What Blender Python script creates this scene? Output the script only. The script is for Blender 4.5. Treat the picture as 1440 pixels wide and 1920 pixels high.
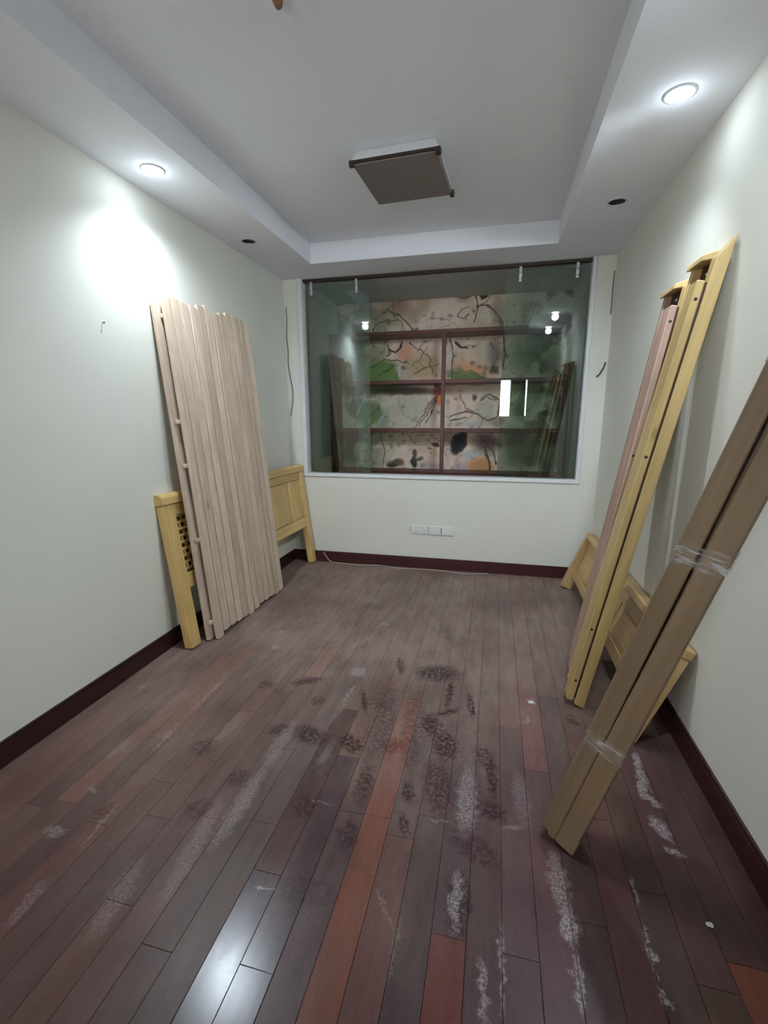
import bpy, bmesh, math, random
import numpy as np
from mathutils import Vector, Matrix

sc = bpy.context.scene
col = sc.collection
for o in list(bpy.data.objects):
    bpy.data.objects.remove(o)

# ------------------------------------------------------------ camera
W = 2.649            # room width (x), back wall face at y = 0, floor z = 0
H = 2.5              # underside of the dropped soffit
HT = 2.645           # tray ceiling
YF = -5.5            # wall behind the camera
cam_d = bpy.data.cameras.new('camera')
cam = bpy.data.objects.new('camera', cam_d)
col.objects.link(cam)
cam_d.sensor_fit = 'HORIZONTAL'
cam_d.sensor_width = 36
cam_d.lens = 860.17 * 36 / 1440
cam_d.clip_start = 0.02
rt = Vector((0.97251837, 0.23280645, -0.00303042))
dn = Vector((0.04449001, -0.19859564, -0.9790712))
fw = Vector((-0.22853591, 0.9520299, -0.20349547))
m = Matrix.Identity(4)
for i in range(3):
    m[i][0], m[i][1], m[i][2] = rt[i], -dn[i], -fw[i]
m.translation = Vector((1.8394, -3.9520, 1.3469))
cam.matrix_world = m
sc.camera = cam

# ------------------------------------------------------------ world, exposure
wd = bpy.data.worlds.new('sky')
sc.world = wd
wd.use_nodes = True
wd.node_tree.nodes['Background'].inputs[0].default_value = (0.97, 0.96, 1.0, 1)
wd.node_tree.nodes['Background'].inputs[1].default_value = 13.5
sc.view_settings.view_transform = 'Standard'
sc.view_settings.look = 'None'
sc.view_settings.exposure = 0.25
sc.view_settings.gamma = 1.0
sc.view_settings.use_curve_mapping = False
sc.cycles.diffuse_bounces = 3
sc.cycles.max_bounces = 8
LAMP_W = 34.0            # watts of a lit downlight
LAMP_COL = (0.76, 0.88, 1.0)

# ------------------------------------------------------------ helpers
def lin(c):
    return tuple(((v / 255) / 12.92 if v / 255 <= 0.04045 else ((v / 255 + 0.055) / 1.055) ** 2.4) for v in c)

def tag(o, label=None, cat=None, group=None, kind=None):
    if label: o['label'] = label
    if cat: o['category'] = cat
    if group: o['group'] = group
    if kind: o['kind'] = kind
    return o

def link_mesh(name, me, mat=None, parent=None):
    o = bpy.data.objects.new(name, me)
    col.objects.link(o)
    if mat is not None and not me.materials:
        me.materials.append(mat)
    if parent is not None:
        o.parent = parent
    return o

def add_box(bm, x0, x1, y0, y1, z0, z1, bev=0.0):
    b = bmesh.new()
    vs = [b.verts.new((x, y, z)) for x in (x0, x1) for y in (y0, y1) for z in (z0, z1)]
    for q in ((0, 1, 3, 2), (4, 6, 7, 5), (0, 4, 5, 1), (2, 3, 7, 6), (0, 2, 6, 4), (1, 5, 7, 3)):
        b.faces.new([vs[i] for i in q])
    if bev > 0:
        bmesh.ops.bevel(b, geom=b.edges[:], offset=bev, segments=1, affect='EDGES')
    bmesh.ops.recalc_face_normals(b, faces=b.faces[:])
    me = bpy.data.meshes.new('tmp')
    b.to_mesh(me)
    b.free()
    bm.from_mesh(me)
    bpy.data.meshes.remove(me)

def boxes(name, lst, mat, parent=None, bev=0.0):
    bm = bmesh.new()
    for b in lst:
        add_box(bm, *b, bev=bev)
    me = bpy.data.meshes.new(name)
    bm.to_mesh(me)
    bm.free()
    return link_mesh(name, me, mat, parent)

def poly_prism(name, pts, axis, a0, a1, mat, parent=None, bev=0.0):
    """extrude a polygon; axis 'y': pts are (x, z); axis 'x': pts are (y, z)"""
    bm = bmesh.new()
    def P(p, a):
        return (p[0], a, p[1]) if axis == 'y' else ((a, p[0], p[1]) if axis == 'x' else (p[0], p[1], a))
    A = [bm.verts.new(P(p, a0)) for p in pts]
    B = [bm.verts.new(P(p, a1)) for p in pts]
    bm.faces.new(A)
    bm.faces.new(B[::-1])
    n = len(pts)
    for i in range(n):
        bm.faces.new((A[i], B[i], B[(i + 1) % n], A[(i + 1) % n]))
    bmesh.ops.recalc_face_normals(bm, faces=bm.faces[:])
    if bev > 0:
        bmesh.ops.bevel(bm, geom=bm.edges[:], offset=bev, segments=1, affect='EDGES')
    me = bpy.data.meshes.new(name)
    bm.to_mesh(me)
    bm.free()
    return link_mesh(name, me, mat, parent)

def lathe(name, prof, mat, parent=None, n=32, smooth=True):
    """revolve (r, z) about local z"""
    bm = bmesh.new()
    rings = []
    for r, z in prof:
        if r < 1e-6:
            rings.append([bm.verts.new((0, 0, z))])
        else:
            rings.append([bm.verts.new((r * math.cos(2 * math.pi * k / n), r * math.sin(2 * math.pi * k / n), z)) for k in range(n)])
    for a, b in zip(rings, rings[1:]):
        for k in range(n):
            k2 = (k + 1) % n
            if len(a) == 1 and len(b) == 1:
                continue
            if len(a) == 1:
                bm.faces.new((a[0], b[k], b[k2]))
            elif len(b) == 1:
                bm.faces.new((a[k], b[0], a[k2]))
            else:
                bm.faces.new((a[k], b[k], b[k2], a[k2]))
    bmesh.ops.recalc_face_normals(bm, faces=bm.faces[:])
    me = bpy.data.meshes.new(name)
    bm.to_mesh(me)
    bm.free()
    if smooth:
        for p in me.polygons:
            p.use_smooth = True
    return link_mesh(name, me, mat, parent)

def tube(name, pts, r, mat, parent=None, n=8, sub=6):
    """smooth tube mesh through points (Catmull-Rom)"""
    P = [Vector(p) for p in pts]
    Q = []
    for i in range(len(P) - 1):
        p0, p1, p2, p3 = P[max(i - 1, 0)], P[i], P[i + 1], P[min(i + 2, len(P) - 1)]
        for s in range(sub):
            t = s / sub
            Q.append(0.5 * ((2 * p1) + (p2 - p0) * t + (2 * p0 - 5 * p1 + 4 * p2 - p3) * t * t + (3 * p1 - p0 - 3 * p2 + p3) * t ** 3))
    Q.append(P[-1])
    bm = bmesh.new()
    rings = []
    for i, q in enumerate(Q):
        d = (Q[min(i + 1, len(Q) - 1)] - Q[max(i - 1, 0)]).normalized()
        u = d.cross(Vector((0.31, 0.22, 0.92))).normalized()
        v = d.cross(u)
        rings.append([bm.verts.new(q + r * (math.cos(2 * math.pi * k / n) * u + math.sin(2 * math.pi * k / n) * v)) for k in range(n)])
    for a, b in zip(rings, rings[1:]):
        for k in range(n):
            bm.faces.new((a[k], a[(k + 1) % n], b[(k + 1) % n], b[k]))
    bm.faces.new(rings[0])
    bm.faces.new(rings[-1][::-1])
    bmesh.ops.recalc_face_normals(bm, faces=bm.faces[:])
    me = bpy.data.meshes.new(name)
    bm.to_mesh(me)
    bm.free()
    for p in me.polygons:
        p.use_smooth = True
    return link_mesh(name, me, mat, parent)

def lean_frame(O, xd, zd):
    """like frame, but the long axis is kept exactly"""
    Z = Vector(zd).normalized()
    X = Vector(xd)
    X = (X - Z * X.dot(Z)).normalized()
    return frame(O, X, Z)

def frame(O, xd, zd):
    X = Vector(xd).normalized()
    Z = Vector(zd)
    Z = (Z - X * Z.dot(X)).normalized()
    Y = Z.cross(X)
    M = Matrix.Identity(4)
    for i in range(3):
        M[i][0], M[i][1], M[i][2] = X[i], Y[i], Z[i]
    M.translation = Vector(O)
    return M

def empty(name, M):
    o = bpy.data.objects.new(name, None)
    col.objects.link(o)
    o.empty_display_size = 0.1
    o.matrix_world = M if isinstance(M, Matrix) else Matrix.Translation(Vector(M))
    return o

# ------------------------------------------------------------ materials
def mat(name):
    mt = bpy.data.materials.new(name)
    mt.use_nodes = True
    return mt, mt.node_tree, mt.node_tree.nodes['Principled BSDF']

def nd(t, ty, **kw):
    n = t.nodes.new(ty)
    for k, v in kw.items():
        setattr(n, k, v)
    return n

def coords(t, kind='Object'):
    return nd(t, 'ShaderNodeTexCoord').outputs[kind]

def noise(t, vec, scale, detail=4, rough=0.55, stretch=None, dist=0.0):
    if stretch:
        mp = nd(t, 'ShaderNodeMapping')
        mp.inputs['Scale'].default_value = stretch
        t.links.new(vec, mp.inputs['Vector'])
        vec = mp.outputs[0]
    n = nd(t, 'ShaderNodeTexNoise')
    n.inputs['Scale'].default_value = scale
    n.inputs['Detail'].default_value = detail
    n.inputs['Roughness'].default_value = rough
    n.inputs['Distortion'].default_value = dist
    t.links.new(vec, n.inputs['Vector'])
    return n.outputs['Fac']

def ramp(t, fac, stops):
    r = nd(t, 'ShaderNodeValToRGB')
    e = r.color_ramp.elements
    e[0].position, e[0].color = stops[0][0], (*stops[0][1], 1)
    e[1].position, e[1].color = stops[-1][0], (*stops[-1][1], 1)
    for p, c in stops[1:-1]:
        k = e.new(p)
        k.color = (*c, 1)
    t.links.new(fac, r.inputs[0])
    return r.outputs[0]

def mixc(t, fac, a, b, mode='MIX'):
    n = nd(t, 'ShaderNodeMix', data_type='RGBA', blend_type=mode)
    n.clamp_factor = True
    for s, v in ((n.inputs[0], fac), (n.inputs[6], a), (n.inputs[7], b)):
        if hasattr(v, 'is_output') or isinstance(v, bpy.types.NodeSocket):
            t.links.new(v, s)
        elif isinstance(v, (int, float)):
            s.default_value = v
        else:
            s.default_value = (*v, 1)
    return n.outputs[2]

def math_n(t, op, a, b=None, c=None, clamp=False):
    n = nd(t, 'ShaderNodeMath', operation=op)
    n.use_clamp = clamp
    for s, v in zip(n.inputs, (a, b, c)):
        if v is None:
            continue
        if isinstance(v, bpy.types.NodeSocket):
            t.links.new(v, s)
        else:
            s.default_value = v
    return n.outputs[0]

def maprange(t, v, a, b, c=0.0, d=1.0):
    n = nd(t, 'ShaderNodeMapRange')
    t.links.new(v, n.inputs[0])
    for i, k in enumerate((a, b, c, d)):
        n.inputs[i + 1].default_value = k
    return n.outputs[0]

def bump(t, h, strength, dist, bsdf):
    b = nd(t, 'ShaderNodeBump')
    b.inputs['Strength'].default_value = strength
    b.inputs['Distance'].default_value = dist
    t.links.new(h, b.inputs['Height'])
    t.links.new(b.outputs[0], bsdf.inputs['Normal'])

def plaster(name, c0, c1, rough=0.85):
    mt, t, b = mat(name)
    v = coords(t)
    f = noise(t, v, 1.3, 2)
    f2 = noise(t, v, 9.0, 2)
    c = mixc(t, maprange(t, f, 0.3, 0.7), c0, c1)
    c = mixc(t, maprange(t, f2, 0.62, 0.85, 0.0, 0.12), c, (0.42, 0.41, 0.37))
    t.links.new(c, b.inputs['Base Color'])
    b.inputs['Roughness'].default_value = rough
    return mt

def wood(name, dark, light, grain=55.0, rough=0.5, knots=0.5, along='Z', coat=0.0, dirt=0.0):
    """long-grained wood in object space, grain along the given local axis"""
    mt, t, b = mat(name)
    oi = nd(t, 'ShaderNodeObjectInfo')
    v = coords(t)
    sc_ = {'X': (0.035, 1, 1), 'Y': (1, 0.035, 1), 'Z': (1, 1, 0.035)}[along]
    va = nd(t, 'ShaderNodeVectorMath', operation='ADD')
    cb = nd(t, 'ShaderNodeCombineXYZ')
    rr = math_n(t, 'MULTIPLY', oi.outputs['Random'], 17.0)
    for i in range(3):
        t.links.new(rr, cb.inputs[i])
    t.links.new(v, va.inputs[0])
    t.links.new(cb.outputs[0], va.inputs[1])
    v = va.outputs[0]
    g = noise(t, v, grain, 4, 0.6, stretch=sc_, dist=0.6)
    g2 = noise(t, v, grain * 0.22, 3, 0.5, stretch=tuple(s if s == 1 else 0.12 for s in sc_), dist=1.4)
    c = mixc(t, maprange(t, g, 0.3, 0.72), dark, light)
    c = mixc(t, maprange(t, g2, 0.42, 0.75, 0.0, 0.55), c, tuple(0.72 * x for x in dark))
    kn = nd(t, 'ShaderNodeTexVoronoi')
    kn.inputs['Scale'].default_value = 5.2
    mp = nd(t, 'ShaderNodeMapping')
    mp.inputs['Scale'].default_value = tuple(s if s == 1 else 0.45 for s in sc_)
    t.links.new(v, mp.inputs[0])
    t.links.new(mp.outputs[0], kn.inputs['Vector'])
    k = maprange(t, kn.outputs['Distance'], 0.03, 0.085, knots, 0.0)
    c = mixc(t, k, c, tuple(0.28 * x for x in dark))
    tone = maprange(t, oi.outputs['Random'], 0, 1, 0.86, 1.1)
    hsv = nd(t, 'ShaderNodeHueSaturation')
    t.links.new(tone, hsv.inputs['Value'])
    t.links.new(c, hsv.inputs['Color'])
    c = hsv.outputs[0]
    if dirt > 0:
        c = mixc(t, maprange(t, noise(t, v, 7.0, 4), 0.45, 0.75, 0.0, dirt), c, (0.16, 0.13, 0.11))
    t.links.new(c, b.inputs['Base Color'])
    b.inputs['Roughness'].default_value = rough
    b.inputs['Coat Weight'].default_value = coat
    b.inputs['Coat Roughness'].default_value = 0.3
    return mt

def plain(name, c, rough=0.5, metal=0.0, var=0.08, nscale=18.0, spec=0.5):
    mt, t, b = mat(name)
    f = noise(t, coords(t), nscale, 3)
    cc = mixc(t, f, tuple(x * (1 - var) for x in c), tuple(min(1, x * (1 + var)) for x in c))
    t.links.new(cc, b.inputs['Base Color'])
    b.inputs['Roughness'].default_value = rough
    b.inputs['Metallic'].default_value = metal
    b.inputs['Specular IOR Level'].default_value = spec
    return mt

def emitter(name, c, s):
    mt, t, b = mat(name)
    b.inputs['Base Color'].default_value = (0.8, 0.8, 0.8, 1)
    b.inputs['Emission Color'].default_value = (*c, 1)
    b.inputs['Emission Strength'].default_value = s
    return mt

def clear_glass(name, tint, ior=1.5, boost=1.0):
    mt = bpy.data.materials.new(name)
    mt.use_nodes = True
    t = mt.node_tree
    t.nodes.clear()
    out = nd(t, 'ShaderNodeOutputMaterial')
    tr = nd(t, 'ShaderNodeBsdfTransparent')
    smear = noise(t, coords(t), 2.2, 4)
    tc = mixc(t, maprange(t, smear, 0.35, 0.75), tint, tuple(x * 0.93 for x in tint))
    t.links.new(tc, tr.inputs[0])
    gl = nd(t, 'ShaderNodeBsdfGlossy')
    gl.inputs['Roughness'].default_value = 0.0
    fr = nd(t, 'ShaderNodeFresnel')
    fr.inputs[0].default_value = ior
    f = math_n(t, 'MULTIPLY', fr.outputs[0], boost, clamp=True)
    mx = nd(t, 'ShaderNodeMixShader')
    t.links.new(f, mx.inputs[0])
    t.links.new(tr.outputs[0], mx.inputs[1])
    t.links.new(gl.outputs[0], mx.inputs[2])
    t.links.new(mx.outputs[0], out.inputs[0])
    return mt

M_wall = plaster('wall_paint', (0.70, 0.69, 0.60), (0.74, 0.73, 0.64))
M_ceil = plaster('ceiling_paint', (0.80, 0.81, 0.845), (0.83, 0.84, 0.875))
M_base = wood('dark_baseboard_wood', (0.030, 0.008, 0.008), (0.050, 0.014, 0.013), rough=0.35, knots=0.0, along='Y')
M_basex = wood('dark_baseboard_wood_cross', (0.050, 0.012, 0.012), (0.080, 0.020, 0.019), rough=0.35, knots=0.0, along='X')
M_slat = wood('raw_pine', (0.58, 0.44, 0.315), (0.76, 0.61, 0.46), grain=60, rough=0.75, knots=0.55, dirt=0.18)
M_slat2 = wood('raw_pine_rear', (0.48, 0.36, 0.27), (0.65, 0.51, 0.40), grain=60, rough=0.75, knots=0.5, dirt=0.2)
M_yel = wood('varnished_pine', (0.62, 0.40, 0.135), (0.77, 0.54, 0.215), grain=45, rough=0.42, knots=0.5, coat=0.25, dirt=0.1)
M_yelx = wood('varnished_pine_cross', (0.62, 0.40, 0.135), (0.77, 0.54, 0.215), grain=45, rough=0.42, knots=0.5, along='X', coat=0.25, dirt=0.1)
M_foot = wood('footboard_pine', (0.50, 0.32, 0.13), (0.66, 0.46, 0.21), grain=45, rough=0.5, knots=0.6, along='X', coat=0.15, dirt=0.15)
M_footz = wood('footboard_pine_post', (0.50, 0.32, 0.13), (0.66, 0.46, 0.21), grain=45, rough=0.5, knots=0.5, along='Z', coat=0.15, dirt=0.15)
M_rail = wood('rail_pine', (0.52, 0.355, 0.13), (0.66, 0.475, 0.20), grain=50, rough=0.5, knots=0.5, coat=0.2, dirt=0.08)
M_pink = wood('rail_pink_pine', (0.40, 0.25, 0.18), (0.54, 0.36, 0.27), grain=50, rough=0.6, knots=0.4, dirt=0.15)
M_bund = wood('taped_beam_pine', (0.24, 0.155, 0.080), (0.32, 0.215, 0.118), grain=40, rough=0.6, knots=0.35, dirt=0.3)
M_shelf = wood('red_shelf_wood', (0.10, 0.026, 0.020), (0.17, 0.048, 0.036), grain=40, rough=0.4, knots=0.0, along='X')
M_white = plain('white_frame', (0.72, 0.73, 0.71), 0.4)
M_plastic = plain('white_plastic', (0.74, 0.74, 0.70), 0.35, var=0.03)
M_slot = plain('dark_slot', (0.05, 0.05, 0.05), 0.6)
M_chrome = plain('brushed_metal', (0.72, 0.72, 0.74), 0.3, metal=0.85)
M_steel = plain('dark_metal', (0.055, 0.035, 0.03), 0.45, metal=0.5)
M_dark = plain('dark_recess', (0.02, 0.021, 0.024), 0.5)
M_grey = plain('lamp_rim', (0.62, 0.63, 0.66), 0.35, metal=0.2)
M_niche = plaster('niche_paint', (0.66, 0.70, 0.65), (0.71, 0.75, 0.70))
M_diff = plain('unlit_diffuser', (0.19, 0.155, 0.145), 0.35, var=0.05, nscale=3)
M_wire = plain('dark_wire', (0.07, 0.065, 0.06), 0.6)
M_cable = plain('pale_cable', (0.50, 0.42, 0.38), 0.5)
M_brown = plain('brown_wire', (0.22, 0.11, 0.045), 0.6)
M_lit = emitter('lit_lens', LAMP_COL, 60.0)
M_glass = clear_glass('green_glass', (0.78, 0.88, 0.83), 1.52, 3.0)
M_winglass = clear_glass('window_glass', (0.95, 0.97, 0.97))
M_shut = plain('dark_shutter', (0.03, 0.05, 0.04), 0.6)

# the tape: clear, shiny, faintly milky
M_tape = bpy.data.materials.new('clear_tape')
M_tape.use_nodes = True
_t = M_tape.node_tree
_t.nodes.clear()
_o = nd(_t, 'ShaderNodeOutputMaterial')
_tr = nd(_t, 'ShaderNodeBsdfTransparent')
_tr.inputs[0].default_value = (0.93, 0.92, 0.90, 1)
_gl = nd(_t, 'ShaderNodeBsdfPrincipled')
_gl.inputs['Base Color'].default_value = (0.75, 0.73, 0.70, 1)
_gl.inputs['Roughness'].default_value = 0.12
_wr = noise(_t, coords(_t), 26.0, 3, stretch=(1, 1, 5))
bump(_t, _wr, 0.6, 0.006, _gl)
_f = maprange(_t, _wr, 0.50, 0.62, 0.08, 0.48)
_mx = nd(_t, 'ShaderNodeMixShader')
_t.links.new(_f, _mx.inputs[0])
_t.links.new(_tr.outputs[0], _mx.inputs[1])
_t.links.new(_gl.outputs[0], _mx.inputs[2])
_t.links.new(_mx.outputs[0], _o.inputs[0])

# floor: plank colour from each plank, plus dust, scuffs, footprints, plaster smears and one painted grey sheen streak on the boards
MARKS_W = [(1.7955, -2.51, 0.1853, 0.0403, -1.5605, 0.45), (1.789, -2.8725, 0.1065, 0.023, -1.5468, 0.55), (1.817, -2.505, 0.1662, 0.023, -1.5149, 0.4), (1.915, -3.018, 0.1142, 0.0092, -1.5613, 0.5), (1.8705, -3.075, 0.0749, 0.0138, -1.5135, 0.5), (2.08, -2.753, 0.1084, 0.0322, -1.492, 0.45), (2.0925, -2.8725, 0.0663, 0.0287, -1.5308, 0.7), (2.096, -3.001, 0.094, 0.0149, -1.5835, 0.55), (2.291, -2.7335, 0.0534, 0.0069, -1.5278, 0.5), (2.284, -2.8985, 0.0826, 0.008, -1.611, 0.45), (2.2865, -2.9925, 0.0283, 0.008, -1.2959, 0.45), (2.4465, -2.1695, 0.061, 0.0184, -1.653, 0.6), (2.4305, -2.2815, 0.089, 0.0184, -1.7487, 0.6), (2.4405, -2.372, 0.0492, 0.0184, -0.7509, 0.6), (2.453, -2.2665, 0.1065, 0.0069, -1.5306, 0.4), (2.4355, -2.4895, 0.0649, 0.0276, -1.2575, 0.55), (2.445, -2.574, 0.0348, 0.0161, -0.2709, 0.6), (1.986, -2.464, 0.1479, 0.0345, -1.4825, 0.25), (1.9525, -2.5975, 0.0551, 0.0092, 0.3218, 0.3), (1.2485, -2.9745, 0.0393, 0.0057, 0.0447, 0.6), (1.177, -1.202, 0.0345, 0.0345, 0.0, 0.5), (1.181, -1.801, 0.0575, 0.0575, 0.0, 0.45), (1.1885, -2.003, 0.099, 0.0115, -1.6796, 0.5), (1.1865, -2.1625, 0.0897, 0.0138, -1.6698, 0.35), (1.013, -2.4015, 0.1753, 0.0368, -1.5491, 0.28), (1.019, -2.7185, 0.2153, 0.0368, -1.554, 0.28), (1.223, -2.4175, 0.0867, 0.023, -1.6494, 0.3), (0.615, -1.651, 0.0345, 0.0345, 0.0, 0.5), (0.566, -1.463, 0.023, 0.023, 0.0, 0.45), (0.569, -1.8475, 0.178, 0.0403, -2.0458, 0.15), (0.511, -2.162, 0.2244, 0.0103, -1.5568, 0.42), (0.5195, -2.483, 0.1175, 0.0103, -1.5194, 0.42), (0.139, -2.184, 0.023, 0.023, 0.0, 0.4), (0.7535, -2.3515, 0.1461, 0.0345, -1.6022, 0.25), (0.372, -2.5775, 0.0741, 0.0345, -1.6466, 0.25), (2.067, -1.865, 0.0253, 0.0253, 0.0, 0.75), (2.016, -2.034, 0.0262, 0.0069, -0.3709, 0.45), (2.0385, -2.0095, 0.0387, 0.0069, 1.4289, 0.45), (0.6005, -2.9095, 0.0998, 0.008, -1.4999, 0.3), (0.6065, -3.17, 0.0808, 0.0253, -1.4353, 0.25), (0.843, -3.0895, 0.1382, 0.0403, -1.3964, 0.16), (0.9585, -2.9, 0.2269, 0.0345, -1.4484, 0.17), (0.4495, -2.7945, 0.0313, 0.0138, 0.0286, 0.4), (0.472, -2.965, 0.051, 0.023, -0.0357, 0.3), (1.5945, -2.946, 0.082, 0.0069, -0.9033, 0.25), (1.644, -3.0345, 0.1085, 0.0069, -1.6102, 0.25), (1.5745, -0.3095, 0.1967, 0.0345, -1.0727, 0.22), (1.575, -0.284, 0.0138, 0.0138, 0.0, 0.5), (1.8045, -1.749, 0.2473, 0.0092, -1.5981, 0.25), (1.107, -1.462, 0.1279, 0.023, 1.1797, 0.3), (1.7145, -2.626, 0.0521, 0.0069, 0.1779, 0.35), (1.294, -2.6525, 0.0629, 0.0057, -0.0613, 0.35)]
MARKS_D = [(0.752, -2.021, 0.0495, 0.0495, 0.0, 0.6), (0.9495, -1.944, 0.0989, 0.0385, 0.4822, 0.8), (0.9745, -2.324, 0.0601, 0.044, 0.4498, 0.85), (1.122, -2.3275, 0.0966, 0.066, -0.4928, 0.75), (1.056, -2.089, 0.044, 0.044, 0.0, 0.5), (1.312, -2.344, 0.0783, 0.055, -0.7551, 0.8), (1.594, -1.715, 0.1367, 0.0935, 0.2337, 0.8), (1.6755, -1.89, 0.1458, 0.0198, -1.5668, 0.95), (1.783, -1.9555, 0.1131, 0.0198, -1.4418, 0.9), (1.2795, -2.044, 0.129, 0.0176, -1.1795, 0.9), (1.368, -2.055, 0.044, 0.044, 0.0, 0.7), (1.387, -1.687, 0.0972, 0.022, -1.329, 0.7), (1.6945, -2.258, 0.1061, 0.066, -1.3319, 0.8), (1.618, -2.14, 0.1043, 0.055, -1.2619, 0.75), (1.683, -2.034, 0.0775, 0.022, -2.5486, 0.8), (1.2415, -2.679, 0.0642, 0.0385, -1.1071, 0.85), (1.426, -2.752, 0.0679, 0.0385, -1.4001, 0.6), (1.5975, -2.6705, 0.0533, 0.022, -1.2288, 0.85), (1.5845, -2.5345, 0.064, 0.0275, -1.3358, 0.75), (1.4875, -2.308, 0.1002, 0.055, 0.4092, 0.5), (1.583, -1.1795, 0.2073, 0.055, -1.3792, 0.35), (2.2345, -1.977, 0.0417, 0.022, -0.475, 0.6), (1.855, -2.2915, 0.0791, 0.0495, -1.2971, 0.6), (1.883, -2.375, 0.136, 0.0242, -1.4542, 0.9), (1.88, -2.549, 0.0707, 0.0495, -0.3367, 0.8), (1.693, -2.491, 0.1655, 0.066, -1.3063, 0.55), (0.569, -2.862, 0.0425, 0.033, -1.8925, 0.6), (0.947, -2.621, 0.055, 0.055, 0.0, 0.55), (0.88, -2.778, 0.055, 0.055, 0.0, 0.5), (0.709, -2.499, 0.066, 0.066, 0.0, 0.45), (1.4165, -2.533, 0.1166, 0.0385, -1.526, 0.55), (1.3745, -2.9565, 0.1007, 0.066, -0.1011, 0.35), (1.377, -2.132, 0.3652, 0.099, -1.4161, 0.38), (1.544, -2.17, 0.3149, 0.066, -1.4459, 0.38), (1.796, -2.51, 0.212, 0.066, -1.5845, 0.5), (1.7935, -2.88, 0.119, 0.044, -1.5375, 0.75), (1.0355, -0.9435, 0.1119, 0.066, -0.3218, 0.3), (0.9325, -1.5565, 0.1347, 0.066, -2.418, 0.25), (2.2325, -1.9355, 0.0361, 0.0132, 2.9442, 0.5), (1.8315, -2.704, 0.1348, 0.055, -0.5393, 0.45)]

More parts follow.
